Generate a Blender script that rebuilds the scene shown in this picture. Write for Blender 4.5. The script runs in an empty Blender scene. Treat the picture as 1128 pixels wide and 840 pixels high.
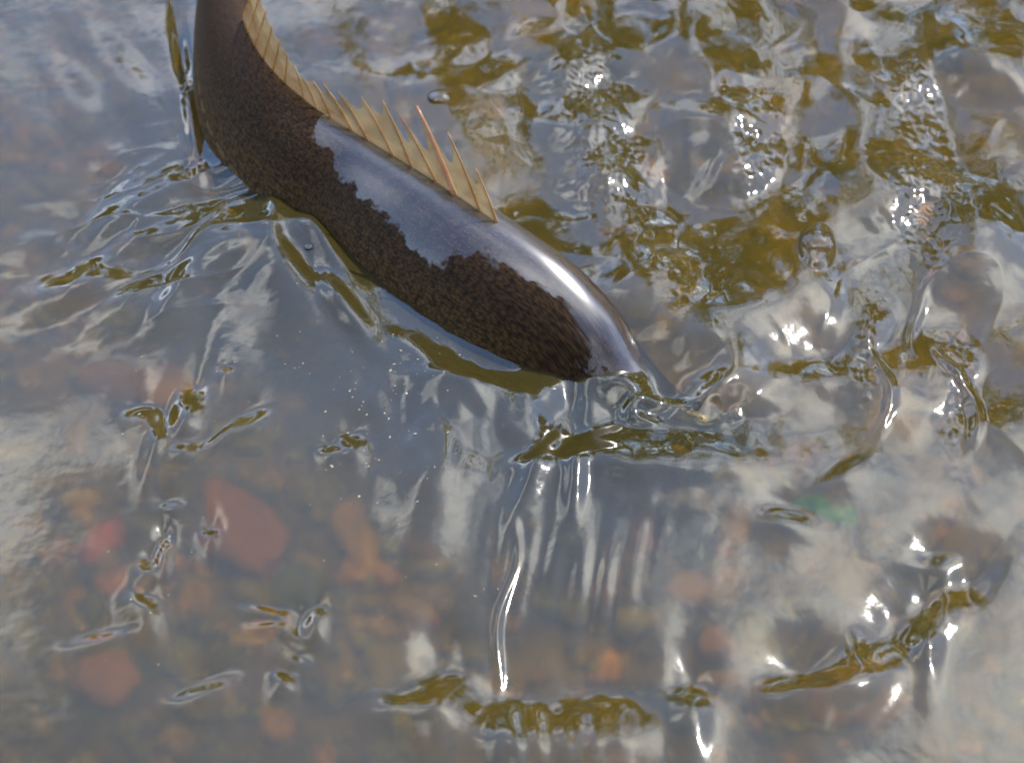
import bpy, bmesh, math, random
import numpy as np
from mathutils import Vector, noise as mnoise

random.seed(7)
rng = np.random.default_rng(7)
scene = bpy.context.scene
COL = scene.collection

# ------------------------------------------------------------------ camera
ELEV, DIST, LENS = math.radians(42.0), 1.89, 80.0
CAM = np.array([0.0, -DIST * math.cos(ELEV), DIST * math.sin(ELEV)])
FWD = np.array([0.0, math.cos(ELEV), -math.sin(ELEV)])
RGT = np.array([1.0, 0.0, 0.0])
UPV = np.array([0.0, math.sin(ELEV), math.cos(ELEV)])
cd = bpy.data.cameras.new("camera")
cam = bpy.data.objects.new("camera", cd)
COL.objects.link(cam)
cam.location = CAM
cam.rotation_euler = (math.pi / 2 - ELEV, 0, 0)
cd.lens, cd.sensor_width = LENS, 36.0
cd.clip_start, cd.clip_end = 0.05, 2000.0
cd.dof.use_dof = True
cd.dof.focus_distance = DIST - 0.03
cd.dof.aperture_fstop = 6.5
scene.camera = cam

# ------------------------------------------------------------------ sky, sun, exposure
SUN_EL, SUN_AZ = math.radians(50.0), math.radians(38.0)     # azimuth from +Y (away from camera) towards +X
world = bpy.data.worlds.new("World")
scene.world = world
world.use_nodes = True
wn, wl = world.node_tree.nodes, world.node_tree.links
wn.clear()
w_out = wn.new("ShaderNodeOutputWorld")
w_bg = wn.new("ShaderNodeBackground")
w_bg.inputs["Strength"].default_value = 0.15
sky = wn.new("ShaderNodeTexSky")
sky.sky_type = 'NISHITA'
sky.sun_disc = False
sky.sun_elevation = SUN_EL
sky.sun_rotation = SUN_AZ
sky.ozone_density = 4.0
sky.dust_density = 0.3
sky.air_density = 1.25
w_tc = wn.new("ShaderNodeTexCoord")
w_sep = wn.new("ShaderNodeSeparateXYZ")
w_up = wn.new("ShaderNodeMath"); w_up.operation = 'MAXIMUM'; w_up.inputs[1].default_value = 0.0
w_add = wn.new("ShaderNodeMath"); w_add.operation = 'ADD'; w_add.inputs[1].default_value = 0.22
w_div = wn.new("ShaderNodeVectorMath"); w_div.operation = 'DIVIDE'      # a flat cloud layer seen in perspective
w_cmb = wn.new("ShaderNodeCombineXYZ")
wl.new(w_tc.outputs["Generated"], w_sep.inputs[0])
wl.new(w_sep.outputs[2], w_up.inputs[0]); wl.new(w_up.outputs[0], w_add.inputs[0])
for _i in range(3): wl.new(w_add.outputs[0], w_cmb.inputs[_i])
wl.new(w_tc.outputs["Generated"], w_div.inputs[0]); wl.new(w_cmb.outputs[0], w_div.inputs[1])
w_map = wn.new("ShaderNodeMapping")
w_map.inputs["Location"].default_value = (7.7, 2.9, 0.0)
w_map.inputs["Scale"].default_value = (1.0, 1.0, 0.0)
w_noi = wn.new("ShaderNodeTexNoise")
w_noi.inputs["Scale"].default_value = 2.2
w_noi.inputs["Detail"].default_value = 7.0
w_noi.inputs["Roughness"].default_value = 0.55
w_ramp = wn.new("ShaderNodeValToRGB")
w_ramp.color_ramp.elements[0].position = 0.49
w_ramp.color_ramp.elements[1].position = 0.68
w_mix = wn.new("ShaderNodeMix")
w_mix.data_type = 'RGBA'
w_mix.inputs[7].default_value = (15.4, 16.2, 17.4, 1)
wl.new(w_div.outputs[0], w_map.inputs[0])
wl.new(w_map.outputs[0], w_noi.inputs["Vector"])
wl.new(w_noi.outputs[0], w_ramp.inputs[0])
wl.new(w_ramp.outputs[0], w_mix.inputs[0])
w_tint = wn.new("ShaderNodeMix"); w_tint.data_type = 'RGBA'; w_tint.blend_type = 'MULTIPLY'; w_tint.inputs[0].default_value = 1.0
w_tint.inputs[7].default_value = (0.96, 1.08, 1.24, 1)          # a deep blue sky between the clouds
wl.new(sky.outputs[0], w_tint.inputs[6])
wl.new(w_tint.outputs[2], w_mix.inputs[6])
wl.new(w_mix.outputs[2], w_bg.inputs["Color"])
wl.new(w_bg.outputs[0], w_out.inputs["Surface"])

sd = bpy.data.lights.new("sun", 'SUN')
sd.energy, sd.angle, sd.color = 3.6, math.radians(0.55), (1.0, 0.95, 0.87)
sun = bpy.data.objects.new("sun", sd)
COL.objects.link(sun)
sdir = Vector((math.sin(SUN_AZ) * math.cos(SUN_EL), math.cos(SUN_AZ) * math.cos(SUN_EL), math.sin(SUN_EL)))
sun.rotation_euler = sdir.to_track_quat('Z', 'Y').to_euler()
sun.location = sdir * 20

vs = scene.view_settings
vs.view_transform, vs.look, vs.gamma, vs.exposure = 'Standard', 'None', 1.0, 2.0
vs.use_curve_mapping = False
cy = scene.cycles
cy.use_denoising = True
cy.max_bounces, cy.transparent_max_bounces = 10, 12
cy.transmission_bounces, cy.glossy_bounces, cy.diffuse_bounces = 8, 4, 3
cy.sample_clamp_indirect = 4.0
cy.blur_glossy = 0.3

# ------------------------------------------------------------------ helpers
PXM = 36.0 / LENS / 1128.0


def ray(px, py):
    d = FWD + (px - 564.0) * PXM * RGT - (py - 420.0) * PXM * UPV
    return d / np.linalg.norm(d)


def at_z(px, py, z=0.0):
    d = ray(px, py)
    return CAM + d * ((z - CAM[2]) / d[2])


def at_plane(px, py, p, n):
    d = ray(px, py)
    return CAM + d * (np.dot(p - CAM, n) / np.dot(d, n))


def at_bed(px, py, z):
    """where the sight line through a pixel meets depth z below a flat water surface"""
    d = ray(px, py)
    p = CAM + d * (-CAM[2] / d[2])
    h = d[:2] / 1.333
    return np.array([p[0] + h[0] * (z / -math.sqrt(1 - h @ h)), p[1] + h[1] * (z / -math.sqrt(1 - h @ h)), z])


def to_px(P):
    v = P - CAM
    dep = v @ FWD
    return 564 + (v @ RGT) / dep / PXM, 420 - (v @ UPV) / dep / PXM


_perm = np.random.default_rng(11).permutation(4096)
_ang = np.random.default_rng(12).uniform(0, 2 * np.pi, 4096)
_gx, _gy = np.cos(_ang), np.sin(_ang)


def perlin(x, y, seed=0):
    x0, y0 = np.floor(x).astype(np.int64), np.floor(y).astype(np.int64)
    fx, fy = x - x0, y - y0
    u, v = fx ** 3 * (fx * (fx * 6 - 15) + 10), fy ** 3 * (fy * (fy * 6 - 15) + 10)

    def g(ix, iy, dx, dy):
        h = _perm[(_perm[(ix + seed * 131) & 4095] + iy + seed * 57) & 4095]
        return _gx[h] * dx + _gy[h] * dy
    a, b = g(x0, y0, fx, fy), g(x0 + 1, y0, fx - 1, fy)
    c, d = g(x0, y0 + 1, fx, fy - 1), g(x0 + 1, y0 + 1, fx - 1, fy - 1)
    return (a + u * (b - a)) * (1 - v) + (c + u * (d - c)) * v


def sstep(a, b, x):
    t = np.clip((x - a) / (b - a), 0, 1)
    return t * t * (3 - 2 * t)


def new_mat(name):
    m = bpy.data.materials.new(name)
    m.use_nodes = True
    m.node_tree.nodes.clear()
    out = m.node_tree.nodes.new("ShaderNodeOutputMaterial")
    return m, m.node_tree.nodes, m.node_tree.links, out


def mesh_obj(name, verts, faces, mat, parent=None, smooth=True):
    me = bpy.data.meshes.new(name)
    me.from_pydata([tuple(map(float, v)) for v in verts], [], faces)
    me.materials.append(mat)
    if smooth:
        me.polygons.foreach_set("use_smooth", [True] * len(me.polygons))
    me.update()
    o = bpy.data.objects.new(name, me)
    COL.objects.link(o)
    o.parent = parent
    return o


def grid_mesh(name, xs, ys, Z, mat):
    nx, ny = len(xs), len(ys)
    me = bpy.data.meshes.new(name)
    co = np.empty((ny, nx, 3), np.float32)
    co[..., 0], co[..., 1], co[..., 2] = xs[None, :], ys[:, None], Z
    i = (np.arange(ny - 1)[:, None] * nx + np.arange(nx - 1)[None, :]).ravel()
    quads = np.stack([i, i + 1, i + nx + 1, i + nx], 1).astype(np.int32)
    me.vertices.add(nx * ny)
    me.vertices.foreach_set("co", co.ravel())
    me.loops.add(quads.size)
    me.loops.foreach_set("vertex_index", quads.ravel())
    me.polygons.add(len(quads))
    me.polygons.foreach_set("loop_start", np.arange(0, quads.size, 4, dtype=np.int32))
    me.polygons.foreach_set("use_smooth", np.ones(len(quads), bool))
    me.update(calc_edges=True)
    me.materials.append(mat)
    o = bpy.data.objects.new(name, me)
    COL.objects.link(o)
    return o


def tag(o, label=None, cat=None, group=None, kind=None):
    if label: o["label"] = label
    if cat: o["category"] = cat
    if group: o["group"] = group
    if kind: o["kind"] = kind
    return o


def stretch(lo, hi, step, far, grow=1.12):
    a = list(np.arange(lo, hi + step * .5, step))
    s, x, right = step, a[-1], []
    while x < far:
        s *= grow; x += s; right.append(x)
    s, x, left = step, a[0], []
    while x > -far:
        s *= grow; x -= s; left.append(x)
    return np.array(left[::-1] + a + right)


# ------------------------------------------------------------------ materials
def mat_water():
    m, n, l, out = new_mat("stream_water")
    tc = n.new("ShaderNodeTexCoord")
    mp = n.new("ShaderNodeMapping"); mp.inputs["Scale"].default_value = (1, 0.8, 1)
    no = n.new("ShaderNodeTexNoise"); no.inputs["Scale"].default_value = 70; no.inputs["Detail"].default_value = 3
    bp = n.new("ShaderNodeBump"); bp.inputs["Strength"].default_value = 0.12; bp.inputs["Distance"].default_value = 0.002
    l.new(tc.outputs["Object"], mp.inputs[0]); l.new(mp.outputs[0], no.inputs["Vector"])
    l.new(no.outputs[0], bp.inputs["Height"])
    fr = n.new("ShaderNodeFresnel"); fr.inputs["IOR"].default_value = 1.48
    gl = n.new("ShaderNodeBsdfGlossy"); gl.inputs["Roughness"].default_value = 0.05
    rf = n.new("ShaderNodeBsdfRefraction"); rf.inputs["IOR"].default_value = 1.333
    rf.inputs["Roughness"].default_value = 0.25
    rf.inputs["Color"].default_value = (0.56, 0.45, 0.11, 1)
    df = n.new("ShaderNodeBsdfDiffuse"); df.inputs["Color"].default_value = (0.040, 0.032, 0.008, 1)
    mk = n.new("ShaderNodeMixShader"); mk.inputs[0].default_value = 0.30
    mx = n.new("ShaderNodeMixShader")
    for s in (gl, rf): l.new(bp.outputs[0], s.inputs["Normal"])
    l.new(bp.outputs[0], fr.inputs["Normal"])
    l.new(rf.outputs[0], mk.inputs[1]); l.new(df.outputs[0], mk.inputs[2])
    l.new(fr.outputs[0], mx.inputs[0]); l.new(mk.outputs[0], mx.inputs[1]); l.new(gl.outputs[0], mx.inputs[2])
    l.new(mx.outputs[0], out.inputs["Surface"])
    return m


def mat_bed():
    m, n, l, out = new_mat("silty_bed")
    tc = n.new("ShaderNodeTexCoord")
    a = n.new("ShaderNodeTexNoise"); a.inputs["Scale"].default_value = 5; a.inputs["Detail"].default_value = 6
    b = n.new("ShaderNodeTexNoise"); b.inputs["Scale"].default_value = 60; b.inputs["Detail"].default_value = 4
    r = n.new("ShaderNodeValToRGB"); e = r.color_ramp.elements
    e[0].position, e[0].color = 0.3, (0.07, 0.055, 0.02, 1)
    e[1].position, e[1].color = 0.72, (0.26, 0.19, 0.055, 1)
    e.new(0.5).color = (0.15, 0.115, 0.035, 1)
    add = n.new("ShaderNodeMath"); add.operation = 'MULTIPLY_ADD'; add.inputs[1].default_value = 0.35
    bp = n.new("ShaderNodeBump"); bp.inputs["Distance"].default_value = 0.004
    p = n.new("ShaderNodeBsdfPrincipled"); p.inputs["Roughness"].default_value = 0.9
    l.new(tc.outputs["Object"], a.inputs["Vector"]); l.new(tc.outputs["Object"], b.inputs["Vector"])
    l.new(b.outputs[0], add.inputs[0]); 
    sub = n.new("ShaderNodeMath"); sub.operation = 'SUBTRACT'; sub.inputs[1].default_value = 0.175
    l.new(a.outputs[0], sub.inputs[0]); l.new(sub.outputs[0], add.inputs[2])
    l.new(add.outputs[0], r.inputs[0]); l.new(r.outputs[0], p.inputs["Base Color"])
    l.new(b.outputs[0], bp.inputs["Height"]); l.new(bp.outputs[0], p.inputs["Normal"])
    l.new(p.outputs[0], out.inputs["Surface"])
    return m


def mat_stone(name, col, var=0.35):
    m, n, l, out = new_mat(name)
    tc = n.new("ShaderNodeTexCoord")
    a = n.new("ShaderNodeTexNoise"); a.inputs["Scale"].default_value = 45; a.inputs["Detail"].default_value = 6
    r = n.new("ShaderNodeValToRGB"); e = r.color_ramp.elements
    e[0].position, e[0].color = 0.3, tuple(c * (1 - var) for c in col) + (1,)
    e[1].position, e[1].color = 0.7, tuple(min(1, c * (1 + var)) for c in col) + (1,)
    p = n.new("ShaderNodeBsdfPrincipled"); p.inputs["Roughness"].default_value = 0.75
    bp = n.new("ShaderNodeBump"); bp.inputs["Distance"].default_value = 0.002; bp.inputs["Strength"].default_value = 0.5
    l.new(tc.outputs["Object"], a.inputs["Vector"]); l.new(a.outputs[0], r.inputs[0])
    l.new(r.outputs[0], p.inputs["Base Color"]); l.new(a.outputs[0], bp.inputs["Height"])
    l.new(bp.outputs[0], p.inputs["Normal"]); l.new(p.outputs[0], out.inputs["Surface"])
    return m


def mat_attr(name, rough=0.85, trans=0.0):
    m, n, l, out = new_mat(name)
    at = n.new("ShaderNodeAttribute"); at.attribute_name = "tint"
    no = n.new("ShaderNodeTexNoise"); no.inputs["Scale"].default_value = 90
    mixn = n.new("ShaderNodeMix"); mixn.data_type = 'RGBA'; mixn.blend_type = 'MULTIPLY'; mixn.inputs[0].default_value = 0.6
    p = n.new("ShaderNodeBsdfPrincipled"); p.inputs["Roughness"].default_value = rough
    l.new(at.outputs["Color"], mixn.inputs[6]); l.new(no.outputs[0], mixn.inputs[7])
    l.new(mixn.outputs[2], p.inputs["Base Color"]); l.new(p.outputs[0], out.inputs["Surface"])
    return m


def mat_skin():
    m, n, l, out = new_mat("wet_fish_skin")
    uv = n.new("ShaderNodeUVMap"); uv.uv_map = "UVMap"
    sep = n.new("ShaderNodeSeparateXYZ"); l.new(uv.outputs[0], sep.inputs[0])

    def math_(op, a, b=None, c=None):
        k = n.new("ShaderNodeMath"); k.operation = op
        for i, q in enumerate((a, b, c)):
            if q is None: continue
            if isinstance(q, (int, float)): k.inputs[i].default_value = q
            else: l.new(q, k.inputs[i])
        return k.outputs[0]

    def ramp(fac, stops):
        r = n.new("ShaderNodeValToRGB"); e = r.color_ramp.elements
        e[0].position, e[0].color = stops[0][0], stops[0][1] + (1,)
        e[1].position, e[1].color = stops[-1][0], stops[-1][1] + (1,)
        for p_, c_ in stops[1:-1]: e.new(p_).color = c_ + (1,)
        l.new(fac, r.inputs[0]); return r.outputs[0]
    # v runs 0 at the back, 1 at the belly
    base = ramp(sep.outputs[1], [(0.0, (0.014, 0.0072, 0.003)), (0.28, (0.016, 0.008, 0.003)), (0.48, (0.034, 0.019, 0.006)),
                                 (0.66, (0.13, 0.085, 0.03)), (1.0, (0.32, 0.26, 0.14))])
    mp = n.new("ShaderNodeMapping"); mp.inputs["Scale"].default_value = (210, 120, 1)
    l.new(uv.outputs[0], mp.inputs[0])
    vo = n.new("ShaderNodeTexVoronoi"); vo.inputs["Scale"].default_value = 1.0; vo.voronoi_dimensions = '2D'
    vo.inputs["Randomness"].default_value = 0.75
    l.new(mp.outputs[0], vo.inputs["Vector"])
    mp2 = n.new("ShaderNodeMapping"); mp2.inputs["Scale"].default_value = (130, 60, 1)
    l.new(uv.outputs[0], mp2.inputs[0])
    no = n.new("ShaderNodeTexNoise"); no.inputs["Scale"].default_value = 1.0; no.inputs["Detail"].default_value = 5
    l.new(mp2.outputs[0], no.inputs["Vector"])
    spk = math_('MULTIPLY', math_('SUBTRACT', 1.25, vo.outputs["Distance"]), math_('MULTIPLY', no.outputs[0], 0.6))
    gain = math_('MAXIMUM', math_('MULTIPLY_ADD', spk, 5.0, -0.45), 0.3)
    mul = n.new("ShaderNodeMix"); mul.data_type = 'RGBA'; mul.blend_type = 'MULTIPLY'; mul.inputs[0].default_value = 1.0
    comb = n.new("ShaderNodeCombineXYZ")
    for i in range(3): l.new(gain, comb.inputs[i])
    l.new(base, mul.inputs[6]); l.new(comb.outputs[0], mul.inputs[7])
    # lateral line, a dashed paler thread
    lat = math_('ABSOLUTE', math_('SUBTRACT', sep.outputs[1], math_('MULTIPLY_ADD', no.outputs[0], 0.012, 0.445)))
    dash = math_('GREATER_THAN', math_('FRACT', math_('MULTIPLY', sep.outputs[0], 42.0)), 0.35)
    lm = math_('MULTIPLY', math_('MULTIPLY', math_('LESS_THAN', lat, 0.007), dash), 0.16)
    ll = n.new("ShaderNodeMix"); ll.data_type = 'RGBA'; ll.inputs[7].default_value = (0.20, 0.14, 0.06, 1)
    l.new(lm, ll.inputs[0]); l.new(mul.outputs[2], ll.inputs[6])
    p = n.new("ShaderNodeBsdfPrincipled")
    l.new(ll.outputs[2], p.inputs["Base Color"])
    p.inputs["Roughness"].default_value = 0.55
    p.inputs["Specular IOR Level"].default_value = 0.05
    # coat over the wet back, masked to the ragged shape of the sky's reflection
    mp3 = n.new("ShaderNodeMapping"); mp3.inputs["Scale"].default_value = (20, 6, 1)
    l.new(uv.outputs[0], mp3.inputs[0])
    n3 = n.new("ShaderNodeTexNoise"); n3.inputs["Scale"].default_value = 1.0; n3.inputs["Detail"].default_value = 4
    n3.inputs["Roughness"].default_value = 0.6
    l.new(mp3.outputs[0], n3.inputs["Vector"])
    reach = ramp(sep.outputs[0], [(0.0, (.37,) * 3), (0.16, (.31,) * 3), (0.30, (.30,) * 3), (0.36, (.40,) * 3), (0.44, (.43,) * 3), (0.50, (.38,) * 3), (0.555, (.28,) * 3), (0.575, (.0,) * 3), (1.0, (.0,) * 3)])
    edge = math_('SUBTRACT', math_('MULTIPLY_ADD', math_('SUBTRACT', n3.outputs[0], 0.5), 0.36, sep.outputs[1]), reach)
    sky_sheen = ramp(math_('ADD', edge, 0.65), [(0.492, (1, 1, 1)), (0.508, (0, 0, 0))])
    l.new(sky_sheen, p.inputs["Coat Weight"])
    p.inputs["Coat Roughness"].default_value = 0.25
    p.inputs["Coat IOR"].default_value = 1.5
    bp = n.new("ShaderNodeBump"); bp.inputs["Strength"].default_value = 0.25; bp.inputs["Distance"].default_value = 0.0008
    l.new(spk, bp.inputs["Height"]); l.new(bp.outputs[0], p.inputs["Normal"])
    l.new(p.outputs[0], out.inputs["Surface"])
    return m


def mat_fin(name, c1, c2, clear):
    m, n, l, out = new_mat(name)
    tc = n.new("ShaderNodeTexCoord")
    no = n.new("ShaderNodeTexNoise"); no.inputs["Scale"].default_value = 55; no.inputs["Detail"].default_value = 4
    r = n.new("ShaderNodeValToRGB"); e = r.color_ramp.elements
    e[0].position, e[0].color = 0.35, c1 + (1,)
    e[1].position, e[1].color = 0.65, c2 + (1,)
    p = n.new("ShaderNodeBsdfPrincipled"); p.inputs["Roughness"].default_value = 0.25
    tr = n.new("ShaderNodeBsdfTranslucent"); tp = n.new("ShaderNodeBsdfTransparent")
    tp.inputs["Color"].default_value = (0.95, 0.85, 0.65, 1)
    a = n.new("ShaderNodeMixShader"); a.inputs[0].default_value = 0.5
    b = n.new("ShaderNodeMixShader"); b.inputs[0].default_value = clear
    l.new(tc.outputs["Object"], no.inputs["Vector"]); l.new(no.outputs[0], r.inputs[0])
    l.new(r.outputs[0], p.inputs["Base Color"]); l.new(r.outputs[0], tr.inputs["Color"])
    l.new(p.outputs[0], a.inputs[1]); l.new(tr.outputs[0], a.inputs[2])
    l.new(a.outputs[0], b.inputs[1]); l.new(tp.outputs[0], b.inputs[2])
    l.new(b.outputs[0], out.inputs["Surface"])
    return m


def mat_plain(name, col, rough=0.5, coat=0.0, trans=0.0, ior=1.45):
    m, n, l, out = new_mat(name)
    p = n.new("ShaderNodeBsdfPrincipled")
    no = n.new("ShaderNodeTexNoise"); no.inputs["Scale"].default_value = 60
    r = n.new("ShaderNodeValToRGB"); e = r.color_ramp.elements
    e[0].position, e[0].color = 0.3, tuple(c * 0.75 for c in col) + (1,)
    e[1].position, e[1].color = 0.7, tuple(min(1, c * 1.2) for c in col) + (1,)
    l.new(no.outputs[0], r.inputs[0]); l.new(r.outputs[0], p.inputs["Base Color"])
    p.inputs["Roughness"].default_value = rough
    p.inputs["Coat Weight"].default_value = coat
    p.inputs["Transmission Weight"].default_value = trans
    p.inputs["IOR"].default_value = ior
    l.new(p.outputs[0], out.inputs["Surface"])
    return m


# ------------------------------------------------------------------ the bed of the stream and its banks
BED = -0.19


def bed_z(x, y):
    z = BED + 0.03 * perlin(x * 3.1, y * 3.1, 3) + 0.012 * perlin(x * 11, y * 11, 4)
    bn = sstep(4.6, 7.5, y + 0.5 * perlin(x * .3, y * .1, 5))
    bs = sstep(2.3, 4.8, -y + 0.5 * perlin(x * .3, y * .1, 6))
    far = sstep(7, 160, np.abs(y)) * 4.0
    return z + bn * 1.2 + bs * 1.4 + far + (bn + bs) * 0.25 * perlin(x * .8, y * .8, 8)


bxs, bys = stretch(-0.75, 0.75, 0.012, 400), stretch(-0.75, 1.0, 0.012, 400)
BX, BY = np.meshgrid(bxs, bys)
tag(grid_mesh("stream_bed", bxs, bys, bed_z(BX, BY), mat_bed()), kind="structure")

# ------------------------------------------------------------------ water surface
wxs, wys = stretch(-0.50, 0.50, 0.0015, 60, 1.15), stretch(-0.46, 0.62, 0.0016, 60, 1.15)
WX, WY = np.meshgrid(wxs, wys)
dep = WY * FWD[1] + DIST
PX = 564 + WX / dep / PXM
PY = 420 - (WY * UPV[1]) / dep / PXM


def blob(cx, cy, rx, ry, rot=0.0, p=2.0):
    c, s = math.cos(math.radians(rot)), math.sin(math.radians(rot))
    u, v = (PX - cx) * c + (PY - cy) * s, -(PX - cx) * s + (PY - cy) * c
    return np.exp(-((np.abs(u / rx) ** p + np.abs(v / ry) ** p)))


def erf(x):
    return np.tanh(1.128 * x + 0.1 * x ** 3)


def dent(cx, cy, rx, ry, rot, slope):
    """a short face sloping away from the viewer, recovering gently over a longer run"""
    c, s = math.cos(math.radians(rot)), math.sin(math.radians(rot))
    wob = 0.5 * WOB[int(cx) % 3]
    u, v = (PX - cx) * c + (PY - cy) * s, -(PX - cx) * s + (PY - cy) * c
    v = v + ry * wob
    ry = ry * 1.25
    prof = ry * (erf(v / ry) - erf(v / (4.0 * ry))) * np.exp(-(v / (8 * ry)) ** 2)
    return slope * 1.05e-3 * 0.9 * prof * np.exp(-np.abs(u / (rx * 1.45)) ** 2)


WOB = [perlin(WX * 40, WY * 30, 70 + q) for q in range(3)]


def face(cx, cy, half_len, half_w, gx, gy):
    """a wave face with gradient (gx, gy) in the middle, easing off around it (metres)"""
    p = at_z(cx, cy)
    g = math.hypot(gx, gy); ex, ey = gx / g, gy / g
    v = (WX - p[0]) * ex + (WY - p[1]) * ey + 0.008 * WOB[int(cx) % 3]
    u = -(WX - p[0]) * ey + (WY - p[1]) * ex
    w = half_w
    prof = w * (erf(v / w) - erf(v / (2.6 * w))) * np.exp(-(v / (6 * w)) ** 2)
    return g * 1.45 * prof * np.exp(-np.abs(u / half_len) ** 2.4)


def water_height():
    H = np.zeros_like(WX)
    # gentle swell everywhere
    H += 0.0030 * perlin(WX * 6, WY * 4.5, 20) + 0.0010 * perlin(WX * 15, WY * 11, 21)
    # side of the fish: 1 on the far, turbulent side of its back
    line = PY - (37 + (PX - 300) * 0.92)
    farside = sstep(60, -60, line) * sstep(330, 480, PX)
    turb = np.clip(farside * (0.55 + 0.45 * sstep(520, 700, PX)) * sstep(540, 420, PY)
                   + 0.35 * sstep(930, 1010, PX) * sstep(620, 480, PY), 0, 1)
    wx, wy = WX + 0.02 * perlin(WX * 12, WY * 12, 30), WY + 0.03 * perlin(WX * 10, WY * 10, 31)
    t = 0.022 * perlin(wx * 8.5, wy * 5.5, 32) + 0.0034 * perlin(wx * 19, wy * 12, 33)
    t += 0.0009 * (1 - 2 * np.abs(perlin(wx * 14, wy * 9, 34))) ** 3
    t += 0.0004 * perlin(wx * 62, wy * 40, 35)
    calm = np.clip(blob(648, 85, 35, 40) + blob(678, 185, 50, 65) + blob(833, 160, 36, 65) + blob(1012, 110, 28, 50) + blob(1008, 225, 35, 50) + blob(955, 390, 25, 70) + blob(1056, 430, 25, 60), 0, 1)
    H += turb * t * (1 - .75 * calm)
    chop = blob(690, 170, 120, 110) + blob(820, 150, 55, 80) + blob(1010, 220, 60, 150) * .8 + blob(740, 300, 60, 60) * .5
    H += np.clip(chop, 0, 1) * 0.0012 * perlin(wx * 40, wy * 28, 37)
    # wavelets shed behind the fish on its near side
    wk = np.clip(blob(175, 265, 120, 75, -25) + blob(250, 210, 55, 50), 0, 1)
    ux, uy = WX * .80 + WY * .6, -WX * .6 + WY * .80
    H += wk * (0.0125 * perlin(ux * 13, uy * 21, 41) + 0.0016 * (1 - 2 * np.abs(perlin(ux * 14, uy * 26, 42))) ** 3 + 0.0004 * perlin(ux * 70, uy * 90, 43))
    # soft slanting streaks at the upper left
    H += blob(150, 110, 110, 90) * 0.0006 * np.sin((PX * .85 - PY * .5) / 9.0 + 2.0 * perlin(WX * 8, WY * 8, 44))
    # smooth swelling slope below the back, with a lit shoulder
    H += 0.010 * blob(310, 290, 55, 80, -20) + 0.007 * blob(480, 520, 40, 150, 8) + 0.004 * blob(300, 250, 40, 40)
    near = np.clip(blob(560, 470, 170, 90), 0, 1)
    H += near * (0.0045 * perlin(WX * 26, WY * 11, 45) + 0.0014 * perlin(WX * 60, WY * 28, 46))
    # fan of fine ripples running down the frame
    fx = PX + (PY - 760) * 0.06 + 10 * np.sin(PY / 90.0)
    env = sstep(520, 640, PY) * sstep(900, 790, PY) * sstep(520, 570, PX) * sstep(760, 640, PX)
    H += env * (0.4 + 0.9 * perlin(WX * 22, WY * 8, 55)) * 0.00095 * np.sin(2 * np.pi * (fx - 545) / (24 + (PX - 560) * .03) + 4.0 * perlin(WX * 9, WY * 5, 47))
    H += sstep(480, 540, PY) * sstep(680, 560, PY) * sstep(540, 600, PX) * sstep(860, 720, PX) * (0.3 + 1.2 * perlin(WX * 14, WY * 9, 56)) * 0.00035 * np.sin(2 * np.pi * (PX + .25 * PY) / 27 + 6 * perlin(WX * 11, WY * 7, 48))
    # the sharp crest with sun sparks
    cx = 566 - (PY - 600) * 0.14 + 6 * np.sin(PY / 23.0)
    H += 0.0022 * np.exp(-((PX - cx) / 5.5) ** 2) * sstep(560, 620, PY) * sstep(790, 700, PY)
    # vertical sparkling threads at the right
    for (x0, y0, y1, a) in ((955, 345, 480, 1), (1055, 390, 490, 1.1), (1020, 300, 380, .7)):
        c2 = x0 + 4 * np.sin(PY / 13.0)
        H += a * 0.0022 * np.exp(-((PX - c2 - 60 * perlin(WX * 5, WY * 9, 60)) / 7.0) ** 2) * sstep(y0 - 20, y0 + 20, PY) * sstep(y1 + 20, y1 - 20, PY)
    # curl of water where the nape goes under, and pillow over the head
    d = np.sqrt(((PX - 722) / 26) ** 2 + ((PY - 452) / 11) ** 2)
    H += 0.006 * np.exp(-((d - 1) / .5) ** 2) * (0.55 - 0.45 * np.cos(np.arctan2(PY - 452, PX - 722) - 0.6)) + 0.007 * blob(785, 440, 45, 18, -10) + 0.010 * blob(690, 425, 30, 16, 30)
    H += blob(760, 440, 90, 30, 0) * 0.004 * perlin(WX * 45, WY * 30, 49)
    # dark troughs beneath the head
    for (cx_, cy_, rx, ry, rot, a) in ((600, 490, 10, 22, 20, .9), (632, 490, 9, 22, 0, .9), (665, 490, 22, 10, -10, .7), (712, 508, 26, 8, -5, .7), (770, 482, 75, 20, 2, 1.0), (680, 470, 40, 12, -20, .8), (640, 502, 60, 9, -4, .9), (490, 393, 40, 10, 30, 1.0), (530, 414, 40, 7, 5, 1.0),
                                       (560, 425, 24, 8, 10, .6), (520, 408, 35, 9, 12, .6)):
        H += dent(cx_, cy_, rx, ry, rot, a * .40)
    # wave faces turned towards the sun: they carry the glitter
    for (cx_, cy_, hl, hw, k) in ((648, 85, .035, .022, 1), (668, 150, .04, .024, 1.05), (690, 195, .045, .028, 1.0), (722, 250, .035, .018, 1), (698, 225, .045, .020, 1), (838, 140, .045, .026, 1.05), (825, 195, .045, .024, 1), (800, 95, .03, .02, .9), (1012, 100, .05, .022, 1),
                                  (1005, 225, .05, .022, 1), (745, 310, .04, .02, .9), (955, 385, .05, .010, 1), (1056, 430, .05, .010, 1), (520, 60, .03, .014, .8), (560, 90, .03, .015, .7), (770, 395, .03, .012, .8), (800, 445, .02, .010, .8)):
        H += face(cx_, cy_, hl, hw, -.27 * k, .17 * k)
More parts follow.
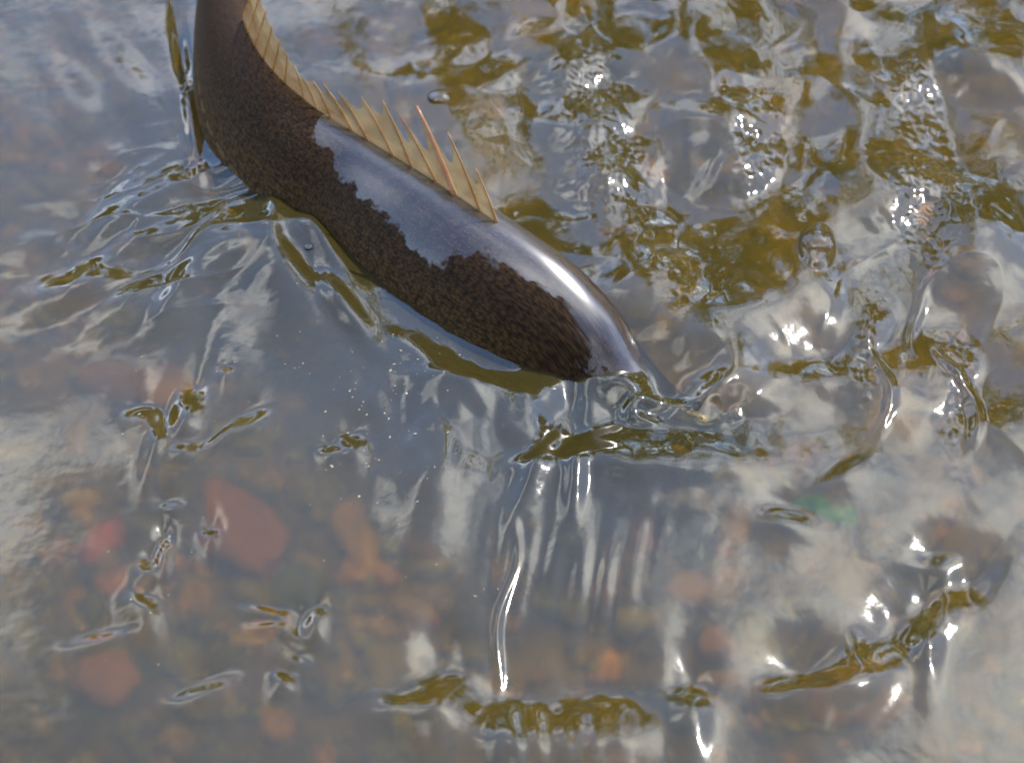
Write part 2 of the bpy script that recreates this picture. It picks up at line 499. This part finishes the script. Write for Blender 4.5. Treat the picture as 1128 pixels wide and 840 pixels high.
    glit = np.clip(blob(648, 85, 35, 40) + blob(678, 185, 45, 60) + blob(833, 160, 32, 60) + blob(1012, 110, 25, 50) + blob(1020, 230, 40, 60) + .6 * blob(745, 305, 35, 30) + blob(955, 400, 14, 70) + blob(1056, 430, 14, 60) + blob(800, 447, 30, 14), 0, 1)
    H += glit * (0.0012 * perlin(WX * 150, WY * 105, 38) + 0.0014 * perlin(WX * 80, WY * 55, 39))
    # raised dome like a bubble lens
    d = np.sqrt(((PX - 899) / 19) ** 2 + ((PY - 275) / 26) ** 2)
    H += 0.007 * sstep(1.15, .85, d) * (1 - .3 * d * d).clip(0, 1)
    # dents whose far-facing slope mirrors the dark bank: the bed shows through
    D = [(158, 455, 15, 10, 0), (176, 478, 8, 14, 15), (210, 442, 11, 17, 15), (272, 463, 17, 7, -22), (203, 493, 13, 6, -15), (240, 480, 18, 4, -40),
         (388, 486, 10, 8, 0), (364, 496, 8, 5, 0), (183, 556, 10, 5, -5), (232, 585, 7, 7, 0), (180, 598, 6, 9, 0), (160, 624, 9, 13, 25), (156, 663, 12, 12, -15),
         (112, 700, 24, 6, -14), (298, 672, 20, 5, 8), (296, 687, 16, 4, 0), (326, 697, 9, 6, 20), (338, 685, 8, 7, -30), (350, 671, 7, 6, 0), (320, 720, 14, 6, 28),
         (314, 745, 10, 8, 20), (222, 757, 23, 8, -16), (248, 407, 6, 4, 0), (484, 748, 20, 22, 0), (452, 772, 26, 10, 0), (560, 790, 30, 24, 4), (655, 788, 45, 24, -4), (762, 768, 15, 18, 0),
         (966, 714, 25, 28, 35), (905, 745, 36, 14, -5), (875, 752, 22, 12, 0), (1030, 614, 18, 8, 0), (1022, 690, 10, 16, 0), (866, 567, 22, 9, 10), (1050, 660, 14, 20, 40),
         (130, 205, 26, 6, -40), (215, 262, 38, 11, -22), (238, 240, 30, 6, -40), (185, 320, 28, 7, -60), (100, 255, 45, 10, -42), (85, 300, 25, 12, -30), (170, 235, 40, 6, -15), (150, 290, 25, 6, -20), (140, 320, 20, 5, -30), (300, 208, 8, 14, 0), (358, 315, 9, 20, -40), (335, 235, 8, 20, -35), (205, 95, 5, 20, -8), (915, 405, 30, 12, 0), (930, 515, 20, 7, -30)]
    for (cx_, cy_, rx, ry, rot) in D:
        H += dent(cx_, cy_, rx, ry, rot, 0.38)
    return H


WH = water_height()
fadeout = sstep(1.1, 0.8, np.abs(WX)) * sstep(1.6, 1.0, np.abs(WY))
WH = WH * fadeout + (1 - fadeout) * 0.006 * perlin(WX * 6, WY * 5, 22)
tag(grid_mesh("stream_water", wxs, wys, WH, mat_water()), kind="structure")

# ------------------------------------------------------------------ the woods on both banks (only mirrored in the water)
def wood(name, y0, y1, h0, h1, n_trees, seed, label, tall=None):
    r = np.random.default_rng(seed)
    V, F, T = [], [], []

    def quad(c, s):
        a = r.normal(size=3); a /= np.linalg.norm(a)
        b = np.cross(a, r.normal(size=3)); b /= np.linalg.norm(b)
        k = len(V)
        V.extend([c - a * s, c - b * s * .5, c + a * s, c + b * s * .5]); F.append((k, k + 1, k + 2, k + 3))
    xs = np.linspace(-22, 22, n_trees)
    for x in xs:
        x += r.uniform(-1, 1); y = r.uniform(y0, y1); hh = r.uniform(h0, h1)
        if callable(tall): hh *= tall(x / y)
        base = np.array([x, y, float(bed_z(np.array([x]), np.array([y]))[0]) - .2])
        k = len(V); ns = 7
        for (zf, rad) in ((0, .22), (.5, .13), (.9, .03)):
            for i in range(ns):
                a = 2 * math.pi * i / ns
                V.append(base + np.array([rad * math.cos(a), rad * math.sin(a), zf * hh]))
        for q in range(2):
            for i in range(ns):
                F.append((k + q * ns + i, k + q * ns + (i + 1) % ns, k + (q + 1) * ns + (i + 1) % ns, k + (q + 1) * ns + i))
        T.append((k, len(V), (0.06, 0.045, 0.03)))
        k = len(V)
        for c in range(26):
            cz = r.uniform(.12, 1.0)
            rr = hh * .30 * math.sin(math.pi * (0.15 + .8 * cz)) ** .7
            a, q = r.uniform(0, 2 * math.pi), math.sqrt(r.uniform(0, 1))
            cc = base + np.array([rr * q * math.cos(a), rr * q * math.sin(a), cz * hh])
            for _ in range(70):
                quad(cc + r.normal(size=3) * hh * .055, r.uniform(.08, .17))
        T.append((k, len(V), (0.045 * r.uniform(.6, 1.2), 0.06 * r.uniform(.7, 1.2), 0.018)))
    o = mesh_obj(name, V, F, mat_attr("foliage_" + name), smooth=False)
    at = o.data.color_attributes.new("tint", 'FLOAT_COLOR', 'POINT')
    arr = np.ones((len(V), 4), np.float32)
    for a, b, c in T: arr[a:b, :3] = np.array(c) * 1.6
    at.data.foreach_set("color", arr.ravel())
    return tag(o, label, "wood", kind="stuff")


wood("wood", 8.0, 13.0, 4.2, 6.4, 34, 5, "dark leafy wood along the far bank, mirrored in the water", lambda a: (0.55 if a < -0.06 else 0.72) + 0.25 * (a > 0) + 1.0 * math.exp(-((a - 0.13) / 0.06) ** 2))  # unseen trees, heights shaped to put dark reflections on the water
wood("wood", -9.5, -6.0, 7.5, 10.5, 20, 6, "dark leafy wood along the near bank behind the viewer")

# ------------------------------------------------------------------ stones on the bed
def pebble_mesh(name, seed, sub=3, rough=0.22, angular=0.0):
    bm = bmesh.new()
    bmesh.ops.create_icosphere(bm, subdivisions=sub, radius=1.0)
    off = Vector((seed * 7.3, seed * 3.1, seed * 1.7))
    for v in bm.verts:
        d = v.co.normalized()
        k = 1 + rough * mnoise.noise(d * 0.9 + off) + rough * .4 * mnoise.noise(d * 2.3 + off)
        if angular: k *= 1 - angular * abs(mnoise.noise(d * 1.4 - off))
        v.co = d * k
    me = bpy.data.meshes.new(name)
    bm.to_mesh(me); bm.free()
    me.polygons.foreach_set("use_smooth", [True] * len(me.polygons))
    return me


def stone(px, py, wpx, hpx, rot, color, label, lift=0.0, flat=0.5, seed=None, name="river_stone"):
    z = BED + 0.004 + lift
    c = at_bed(px, py, z)
    c[2] = float(bed_z(np.array([c[0]]), np.array([c[1]]))[0])
    c = at_bed(px, py, c[2] + 0.01); z = c[2]
    e = at_bed(px + 1, py, z) - c; f = at_bed(px, py - 1, z) - c
    sx, sy = wpx / 2 * np.linalg.norm(e), hpx / 2 * np.linalg.norm(f)
    seed = seed if seed is not None else int(px * 3 + py)
    me = pebble_mesh(name, seed % 97, 3, 0.35)
    me.materials.append(mat_stone("stone_" + "_".join(label.split()[:2]), color))
    o = bpy.data.objects.new(name, me)
    COL.objects.link(o)
    sz = min(sx, sy) * flat
    o.location = (c[0], c[1], z - 0.01 + sz * 0.6)
    o.scale = (sx, sy, sz)
    o.rotation_euler = (0, 0, math.radians(rot))
    return tag(o, label, "stone", "larger stones on the stream bed")


ORANGE, PINK, CREAM, GREY, RED, GREEN, SLATE = ((.50, .24, .09), (.50, .20, .15), (.60, .42, .22), (.22, .21, .18), (.40, .10, .08), (.16, .17, .09), (.10, .11, .14))
STONES = [
    (112, 594, 42, 56, -20, (.62, .17, .13), "rounded pink stone under clear water at the left edge"),
    (125, 640, 46, 36, 20, (.60, .27, .17), "salmon pink stone just below the rounded pink one"),
    (88, 542, 42, 18, 12, (.66, .48, .22), "slim cream stone above the pink ones"),
    (88, 562, 34, 22, -35, (.66, .42, .18), "pointed tan stone above the rounded pink one"),
    (85, 478, 32, 40, 0, (.45, .28, .13), "tan stone near the left edge, above the slim cream one"),
    (262, 580, 90, 110, 30, (.42, .18, .11), "large dull red slab in the murk left of centre"),
    (120, 420, 70, 50, 15, (.34, .2, .11), "large brownish stone below the wavelets at the left edge"),
    (175, 420, 60, 50, 40, (.30, .17, .12), "reddish brown stone beside the large brownish one, upper left bed"),
    (118, 745, 70, 60, 10, (.46, .22, .12), "large rusty stone in the lower left corner"),
    (155, 727, 26, 40, 0, SLATE, "dark slate stone leaning on the large rusty one"),
    (275, 697, 40, 22, 0, (.60, .40, .18), "bright tan stone low on the left among small olive ripples"),
    (215, 655, 40, 44, 10, (.36, .22, .12), "brown stone left of the bright tan one"),
    (395, 585, 50, 90, 20, (.40, .26, .10), "long ochre stone at centre left"),
    (390, 625, 44, 30, -30, (.52, .27, .12), "orange stone at the foot of the long ochre one"),
    (430, 735, 70, 60, 0, (.30, .25, .12), "broad olive grey stone near the bottom edge, left of the ripples"),
    (465, 665, 50, 14, -10, RED, "thin dark red stone left of the bright ripple crest"),
    (330, 640, 70, 50, 0, GREEN, "mossy green stone between the dull red slab and the orange one"),
    (200, 720, 50, 50, 0, GREY, "grey stone between the large rusty and the bright tan ones"),
    (713, 578, 34, 44, 0, (.80, .32, .11), "bright orange stone right of the ripple fan"),
    (810, 575, 34, 50, 0, (.80, .46, .12), "golden stone right of the bright orange one"),
    (760, 585, 60, 60, 0, SLATE, "blue grey stone between the bright orange and golden ones"),
    (760, 645, 50, 40, -30, (.52, .29, .12), "pale orange stone below the blue grey one"),
    (803, 635, 40, 36, 0, (.54, .30, .15), "pinkish orange stone right of the pale orange one"),
    (700, 615, 26, 40, 0, (.46, .25, .14), "narrow tan stone below the bright orange one"),
    (678, 720, 34, 38, 0, (.82, .40, .13), "orange stone at the foot of the ripple fan"),
    (795, 700, 30, 50, 35, (.52, .26, .14), "tilted rusty stone at lower right of centre"),
    (830, 700, 44, 60, 0, (.34, .33, .28), "pale grey stone beside the tilted rusty one"),
    (870, 640, 50, 46, 0, (.22, .17, .19), "dull purple stone at right, below the teal one"),
    (930, 640, 70, 60, 0, (.28, .22, .11), "large khaki stone at right, below the teal one"),
    (870, 660, 36, 30, 0, (.36, .31, .17), "small khaki stone right of the pinkish orange one"),
    (800, 745, 34, 24, 0, (.56, .32, .14), "small orange stone near the bottom edge right of centre"),
    (965, 768, 70, 34, 0, (.52, .32, .19), "broad pinkish stone at the bottom edge at right"),
    (912, 556, 72, 30, -28, (.07, .42, .30), "pointed teal green stone at right, above the khaki ones"),
    (350, 540, 60, 40, 0, (.22, .2, .12), "grey olive stone above the long ochre one"),
    (1015, 580, 40, 30, 0, (.30, .24, .12), "tan stone near the right edge, right of the teal one"),
]
for k, s in enumerate(STONES):
    stone(*s, seed=k + 3)

# fine gravel that nobody could count
def gravel():
    r = np.random.default_rng(33)
    V, F, C = [], [], []
    bm = bmesh.new(); bmesh.ops.create_icosphere(bm, subdivisions=1, radius=1.0)
    bv = np.array([v.co[:] for v in bm.verts]); bf = [[v.index for v in f.verts] for f in bm.faces]; bm.free()
    pal = np.array([(.30, .22, .10), (.22, .19, .12), (.36, .24, .12), (.14, .13, .10), (.40, .22, .13), (.26, .24, .18), (.18, .16, .07), (.12, .12, .13)])
    n = 5200
    X, Y = r.uniform(-.72, .72, n), r.uniform(-.62, .95, n)
    keep = r.uniform(0, 1, n) < np.where((X > -.05) & (Y > .05), .25, 1.0)
    X, Y = X[keep], Y[keep]; Zb = bed_z(X, Y)
    for x, y, z in zip(X, Y, Zb):
        s = r.uniform(.004, .017) * r.uniform(.6, 1.2)
        sc = np.array([s * r.uniform(.8, 1.4), s * r.uniform(.7, 1.1), s * r.uniform(.4, .75)])
        a = r.uniform(0, 6.28); R = np.array([[math.cos(a), -math.sin(a), 0], [math.sin(a), math.cos(a), 0], [0, 0, 1]])
        p = (bv * (1 + r.uniform(-.16, .16, (len(bv), 1))) * sc) @ R.T + np.array([x, y, z + sc[2] * .3])
        k = len(V); V.extend(p); F.extend([[k + i for i in f] for f in bf])
        C.append((k, len(V), pal[r.integers(len(pal))] * r.uniform(.6, 1.25)))
    o = mesh_obj("gravel", V, F, mat_attr("gravel_stone"))
    at = o.data.color_attributes.new("tint", 'FLOAT_COLOR', 'POINT')
    arr = np.ones((len(V), 4), np.float32)
    for a, b, c in C: arr[a:b, :3] = c * 1.5
    at.data.foreach_set("color", arr.ravel())
    tag(o, "loose mixed brown gravel covering the stream bed", "gravel", kind="stuff")


gravel()

# ------------------------------------------------------------------ the fish
# ridge of the back: pixel, height above water, half depth, half width
ST = [  # px, py, z, h, w      (nose to tail root)
    (838, 484, -0.052, 0.006, 0.006), (834, 480, -0.042, 0.016, 0.014), (815, 466, -0.020, 0.034, 0.027), (780, 457, -0.016, 0.050, 0.040),
    (737, 440, -0.012, 0.068, 0.052), (699, 404, 0.002, 0.083, 0.060), (664, 347, 0.034, 0.094, 0.066), (611, 290, 0.056, 0.101, 0.069),
    (545, 243, 0.064, 0.104, 0.070), (475, 197, 0.064, 0.103, 0.069), (405, 154, 0.060, 0.100, 0.065), (345, 117, 0.066, 0.094, 0.060),
    (293, 69, 0.076, 0.084, 0.050), (265, 16, 0.078, 0.070, 0.040), (250, -36, 0.066, 0.054, 0.028), (246, -80, 0.050, 0.044, 0.018), (248, -104, 0.042, 0.044, 0.008)]
ROLL = math.radians(9)
NS = 120


def catmull(P, n):
    P = np.array(P, float)
    Q = np.vstack([2 * P[0] - P[1], P, 2 * P[-1] - P[-2]])
    out = []
    m = len(P) - 1
    for i in np.linspace(0, m, n):
        k = min(int(i), m - 1); t = i - k
        a, b, c, d = Q[k:k + 4]
        out.append(0.5 * ((2 * b) + (c - a) * t + (2 * a - 5 * b + 4 * c - d) * t * t + (-a + 3 * b - 3 * c + d) * t ** 3))
    return np.array(out)


ridge = np.array([list(at_z(p[0], p[1], p[2])) + [p[3], p[4]] for p in ST])
R5 = catmull(ridge, NS)
TAN = np.gradient(R5[:, :3], axis=0)
for _ in range(3):
    TAN[1:-1] = (TAN[:-2] + 2 * TAN[1:-1] + TAN[2:]) / 4
TAN /= np.linalg.norm(TAN, axis=1)[:, None]
SIDE = np.cross(TAN, np.array([0, 0, 1.0])); SIDE /= np.linalg.norm(SIDE, axis=1)[:, None]   # fish's own side
UPF = np.cross(SIDE, TAN)
# lean the back away from the viewer so that the near flank shows
if SIDE[NS // 2] @ np.array([-1, -1, 0]) < 0: NEAR = -SIDE
else: NEAR = SIDE
U2 = UPF * math.cos(ROLL) - NEAR * math.sin(ROLL)
N2 = NEAR * math.cos(ROLL) + UPF * math.sin(ROLL)
CEN = R5[:, :3] - U2 * R5[:, 3:4]
arc = np.concatenate([[0], np.cumsum(np.linalg.norm(np.diff(CEN, axis=0), axis=1))]); ARC = arc / arc[-1]

fish = bpy.data.objects.new("fish", None)
COL.objects.link(fish)
FO = CEN[NS // 2].copy(); FO[2] = CEN[NS // 2][2] - R5[NS // 2, 3]
fish.location = FO
tag(fish, "large dark brown fish with long ragged dorsal fin, its back out of the stream", "fish")


def fobj(name, V, F, mat, parent=fish, smooth=True):
    o = mesh_obj(name, [np.array(v) - FO for v in V], F, mat, None, smooth)
    o.parent = parent
    return o


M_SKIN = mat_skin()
NA = 72


def body_point(i, a, grow=0.0):
    """a = 0 on the back, pi at the belly, near flank positive"""
    ca, sa = math.cos(a), math.sin(a)
    h, w = R5[i, 3] + grow, R5[i, 4] + grow
    k = 1 - 0.16 * ca - 0.05 * (ca < 0) * ca * ca
    t = ARC[i]
    gill = 0.0
    if 0.10 < t < 0.30:                                # raised gill cover with a step behind it
        gill = 0.05 * math.exp(-((t - 0.215 + .03 * ca) / 0.035) ** 2) * abs(sa) * (1 if t < 0.215 - .03 * ca + .02 else .35)
    return CEN[i] + U2[i] * h * ca + N2[i] * w * (k + gill) * sa


V, F, UVs = [], [], []
for i in range(NS):
    for j in range(NA):
        V.append(body_point(i, 2 * math.pi * j / NA))
for i in range(NS - 1):
    for j in range(NA):
        F.append((i * NA + j, i * NA + (j + 1) % NA, (i + 1) * NA + (j + 1) % NA, (i + 1) * NA + j))
F.append(tuple(range(NA))[::-1]); F.append(tuple((NS - 1) * NA + j for j in range(NA)))
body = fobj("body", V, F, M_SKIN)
uvl = body.data.uv_layers.new(name="UVMap")
for p in body.data.polygons:
    for li in p.loop_indices:
        vi = body.data.loops[li].vertex_index
        j = vi % NA
        f = 2 * j / NA
        uvl.data[li].uv = (ARC[vi // NA], f if f <= 1 else 2 - f)
bm = bmesh.new(); bm.from_mesh(body.data); bmesh.ops.recalc_face_normals(bm, faces=bm.faces); bm.to_mesh(body.data); bm.free()

M_MEM = mat_fin("dorsal_membrane", (.16, .12, .075), (.24, .20, .14), 0.72)
M_RAY = mat_fin("fin_ray", (.20, .105, .035), (.27, .17, .08), 0.3)
M_SPINE = mat_fin("fin_spine", (.26, .11, .055), (.34, .19, .11), 0.15)
M_FIN = mat_fin("brown_fin", (.12, .06, .02), (.26, .13, .05), 0.15)


def nearest_station(px, py):
    x, y = to_px(R5[:, :3])
    return int(np.argmin((x - px) ** 2 + (y - py) ** 2))


def tube(path, r0, r1, n=8):
    path = np.array(path); V, F = [], []
    for i, p in enumerate(path):
        t = path[min(i + 1, len(path) - 1)] - path[max(i - 1, 0)]; t /= np.linalg.norm(t)
        a = np.cross(t, [0.3, 0.2, 0.9]); a /= np.linalg.norm(a); b = np.cross(t, a)
        r = r0 + (r1 - r0) * i / (len(path) - 1)
        for k in range(n):
            q = 2 * math.pi * k / n
            V.append(p + (a * math.cos(q) + b * math.sin(q)) * r)
    for i in range(len(path) - 1):
        for k in range(n):
            F.append((i * n + k, i * n + (k + 1) % n, (i + 1) * n + (k + 1) % n, (i + 1) * n + k))
    F.append(tuple(range(n))[::-1]); F.append(tuple((len(path) - 1) * n + k for k in range(n)))
    return V, F


RAYS = [((545, 243), (523, 184)), ((528, 231), (493, 145)), ((507, 218), (459, 117)), ((482, 202), (440, 126)), ((458, 187), (421, 110)), ((434, 172), (398, 107)), ((410, 157), (373, 101)),
        ((388, 144), (356, 92)), ((368, 131), (345, 89)), ((350, 120), (334, 86)), ((334, 107), (325, 73)), ((318, 93), (316, 59)), ((303, 79), (308, 45)), ((291, 65), (300, 30)), ((281, 47), (293, 12)), ((274, 32), (287, -8)), ((268, 18), (281, -22))]
base_i, ray_paths = [], []
for (b, t) in RAYS:
    i = nearest_station(*b)
    p0 = R5[i, :3] - U2[i] * 0.004
    tip = at_plane(t[0], t[1], p0, N2[i])
    mid = (p0 + tip) / 2 + TAN[i] * -0.002 + U2[i] * .003
    path = [(1 - s) ** 2 * p0 + 2 * s * (1 - s) * mid + s * s * tip for s in np.linspace(0, 1, 9)]
    ray_paths.append(path)
# membrane with a notched edge between the rays
V, F = [], []
NU, cols = 10, []
for k in range(len(ray_paths) - 1):
    A, B = np.array(ray_paths[k]), np.array(ray_paths[k + 1])
    for q in np.linspace(0, 1, 7)[:-1] if k < len(ray_paths) - 2 else np.linspace(0, 1, 7):
        notch = 1 - (0.50 if k < 4 else 0.25 if k < 8 else 0.03) * math.sin(math.pi * q) ** .8
        col = []
        for s in np.linspace(0, 1, NU):
            idx = s * notch * 8; a0 = min(int(idx), 7); fr_ = idx - a0
            p = (1 - q) * (A[a0] * (1 - fr_) + A[a0 + 1] * fr_) + q * (B[a0] * (1 - fr_) + B[a0 + 1] * fr_)
            i = nearest_station(*RAYS[k][0])
            p = p + N2[i] * 0.0018 * math.sin(math.pi * q) * s
            col.append(p)
        cols.append(col)
for c in cols: V.extend(c)
for c in range(len(cols) - 1):
    for s in range(NU - 1):
        F.append((c * NU + s, c * NU + s + 1, (c + 1) * NU + s + 1, (c + 1) * NU + s))
dorsal = fobj("dorsal_fin", V, F, M_MEM)
sm = dorsal.modifiers.new("thickness", 'SOLIDIFY'); sm.thickness = 0.0007; sm.offset = 0
for k, path in enumerate(ray_paths):
    big = k == 2
    V, F = tube(path, .0030 if big else .0018 if k < 8 else .0012, .0014 if big else .0006)
    o = fobj("fin_ray", V, F, M_SPINE if big else M_RAY, dorsal)


def side_fin(name, i, ang, sgn, length, width, sweep, droop, mat=M_FIN):
    root = body_point(i, sgn * ang, -0.004)
    out = N2[i] * sgn * math.sin(ang) + U2[i] * math.cos(ang)
    axis = TAN[i] * sweep + out * (1 - abs(sweep)) + np.array([0, 0, -droop]); axis /= np.linalg.norm(axis)
    wv = TAN[i] - axis * (TAN[i] @ axis); wv /= np.linalg.norm(wv)
    nv = np.cross(axis, wv)
    V, F = [], []
    NL, NW = 9, 9
    for a in range(NL):
        s = a / (NL - 1)
        wd = width * (0.35 + 0.65 * math.sin(math.pi * min(1, .12 + .75 * s)))
        for b in range(NW):
            q = b / (NW - 1) - .5
            ln = s * length * (1 - .35 * (q + .5) ** 2) * (1 + .02 * math.cos(b * math.pi))
            V.append(root + axis * ln - wv * wd * q + nv * (.012 * s * s + .0018 * math.cos(b * math.pi) * s))
    for a in range(NL - 1):
        for b in range(NW - 1):
            F.append((a * NW + b, a * NW + b + 1, (a + 1) * NW + b + 1, (a + 1) * NW + b))
    o = fobj(name, V, F, mat)
    m = o.modifiers.new("thickness", 'SOLIDIFY'); m.thickness = .0012; m.offset = 0
    return o


def st(t): return int(np.argmin(np.abs(ARC - t)))


for s in (1, -1):
    side_fin("pectoral_fin", st(.25), 2.2, s, .105, .055, .35, .25)
    side_fin("pelvic_fin", st(.52), 2.65, s, .085, .045, .45, .3)
# anal fin and forked tail fin lie in the fish's own plane
def plane_fin(name, pts, i0, mat=M_FIN):
    """pts: rows of (back along -nose direction, up) pairs, base row then edge row"""
    V, F = [], []
    n = len(pts[0])
    rows = 6
    for r_ in range(rows):
        s = r_ / (rows - 1)
        for k in range(n):
            a, b = pts[0][k], pts[1][k]
            u, v = a[0] + (b[0] - a[0]) * s, a[1] + (b[1] - a[1]) * s
            V.append(CEN[i0] + TAN[i0] * u + U2[i0] * v + N2[i0] * (.0012 * math.cos(k * math.pi) * s))
    for r_ in range(rows - 1):
        for k in range(n - 1):
            F.append((r_ * n + k, r_ * n + k + 1, (r_ + 1) * n + k + 1, (r_ + 1) * n + k))
    o = fobj(name, V, F, mat)
    m = o.modifiers.new("thickness", 'SOLIDIFY'); m.thickness = .0014; m.offset = 0
    return o


tb = [(-.006, -.036 + .072 * k / 12) for k in range(13)]
te = [(.085 + .065 * abs(k / 6 - 1) ** 1.3, (-.095 + .19 * k / 12)) for k in range(13)]
plane_fin("tail_fin", (tb, te), NS - 1)
ia = st(.78)
plane_fin("anal_fin", ([(.008 * k, -R5[ia, 3] + .004 + .0012 * k) for k in range(8)], [(.03 + .007 * k, -R5[ia, 3] - .055 + .006 * k) for k in range(8)]), ia)

M_EYE = mat_plain("fish_eye", (.02, .016, .012), .15, 1.0)
M_IRIS = mat_plain("fish_iris", (.35, .22, .06), .3, 1.0)
for s in (1, -1):
    i = st(.085)
    c = body_point(i, s * 1.25, -.003)
    for nm, rad, mt, off in (("eye", .0085, M_IRIS, 0),):
        bm = bmesh.new(); bmesh.ops.create_uvsphere(bm, u_segments=20, v_segments=12, radius=rad)
        V = [np.array(v.co) + c for v in bm.verts]; F = [[v.index for v in f.verts] for f in bm.faces]; bm.free()
        eye = fobj("eye", V, F, M_IRIS)
        outw = N2[i] * s
        bm = bmesh.new(); bmesh.ops.create_uvsphere(bm, u_segments=16, v_segments=10, radius=.0052)
        V = [np.array(v.co) + c + outw * .0046 for v in bm.verts]; F = [[v.index for v in f.verts] for f in bm.faces]; bm.free()
        fobj("pupil", V, F, M_EYE, eye)
    p0 = body_point(st(.03), s * 2.0, -.001)
    path = [p0 + (-TAN[3] * .002 + N2[3] * s * .006 - np.array([0, 0, .012])) * k for k in np.linspace(0, 1.5, 6)]
    V, F = tube(path, .0018, .0006, 6)
    fobj("barbel", V, F, M_FIN)
# lips
V, F = tube([CEN[1] + (N2[1] * math.cos(a) * .017 + U2[1] * math.sin(a) * .010) - TAN[1] * .006 for a in np.linspace(0, 2 * math.pi, 21)], .004, .004, 8)
fobj("lips", V, F, mat_plain("fish_lip", (.20, .12, .06), .4, .6))

# ------------------------------------------------------------------ small things on the water
def surf_z(x, y):
    ix = np.clip(np.searchsorted(wxs, x), 1, len(wxs) - 1); iy = np.clip(np.searchsorted(wys, y), 1, len(wys) - 1)
    return float(WH[iy, ix])


M_BUB, bn, bl, bo = new_mat("bubble_film")
g1 = bn.new("ShaderNodeBsdfGlossy"); g1.inputs["Roughness"].default_value = 0.02
t1 = bn.new("ShaderNodeBsdfTransparent"); f1 = bn.new("ShaderNodeFresnel"); f1.inputs["IOR"].default_value = 1.45
m1 = bn.new("ShaderNodeMixShader")
bl.new(f1.outputs[0], m1.inputs[0]); bl.new(t1.outputs[0], m1.inputs[1]); bl.new(g1.outputs[0], m1.inputs[2]); bl.new(m1.outputs[0], bo.inputs["Surface"])


def bubble(px, py, dpx, label):
    p = at_z(px, py, 0.0)
    rad = dpx / 2 * 0.00075
    bm = bmesh.new()
    bmesh.ops.create_uvsphere(bm, u_segments=24, v_segments=16, radius=rad)
    bmesh.ops.delete(bm, geom=[v for v in bm.verts if v.co.z < -rad * .3], context='VERTS')
    me = bpy.data.meshes.new("bubble"); bm.to_mesh(me); bm.free()
    me.polygons.foreach_set("use_smooth", [True] * len(me.polygons)); me.materials.append(M_BUB)
    o = bpy.data.objects.new("bubble", me); COL.objects.link(o)
    o.location = (p[0], p[1], surf_z(p[0], p[1])); o.scale = (1, 1, .4)
    return tag(o, label, "bubble", "bubbles on the water")


bubble(341, 277, 11, "tiny clear bubble on the water beside the brown flank")
bubble(484, 112, 30, "clear round bubble just beyond the dorsal fin tips")
bubble(622, 250, 7, "tiny bubble in rough water beyond the back of the fish")
bubble(900, 275, 40, "large clear bubble dome in the rough water at right")


def specks():
    r = np.random.default_rng(91)
    V, F = [], []
    n = 130
    PXs = np.concatenate([r.normal(400, 55, 85), r.uniform(90, 560, 45)]); PYs = np.concatenate([r.normal(440, 55, 85), r.uniform(380, 740, 45)])
    for x, y in zip(PXs, PYs):
        p = at_z(x, y, 0.0); s = r.uniform(.0003, .0008) * (1.6 if r.uniform() < .06 else 1)
        z = surf_z(p[0], p[1]) + .0002
        a = r.uniform(0, 6.28); k = len(V); el = r.uniform(.8, 2.4)
        for q in range(5):
            t = a + q * 1.2566
            V.append((p[0] + s * el * math.cos(q * 1.2566) * math.cos(a) - s * math.sin(q * 1.2566) * math.sin(a),
                      p[1] + s * el * math.cos(q * 1.2566) * math.sin(a) + s * math.sin(q * 1.2566) * math.cos(a), z))
        V.append((p[0], p[1], z + s * .5))
        for q in range(5): F.append((k + q, k + (q + 1) % 5, k + 5))
    o = mesh_obj("floating_specks", V, F, mat_plain("pale_chaff", (.13, .105, .06), .8))
    tag(o, "pale specks of chaff drifting on the smooth water beside the fish", "specks", kind="stuff")


specks()
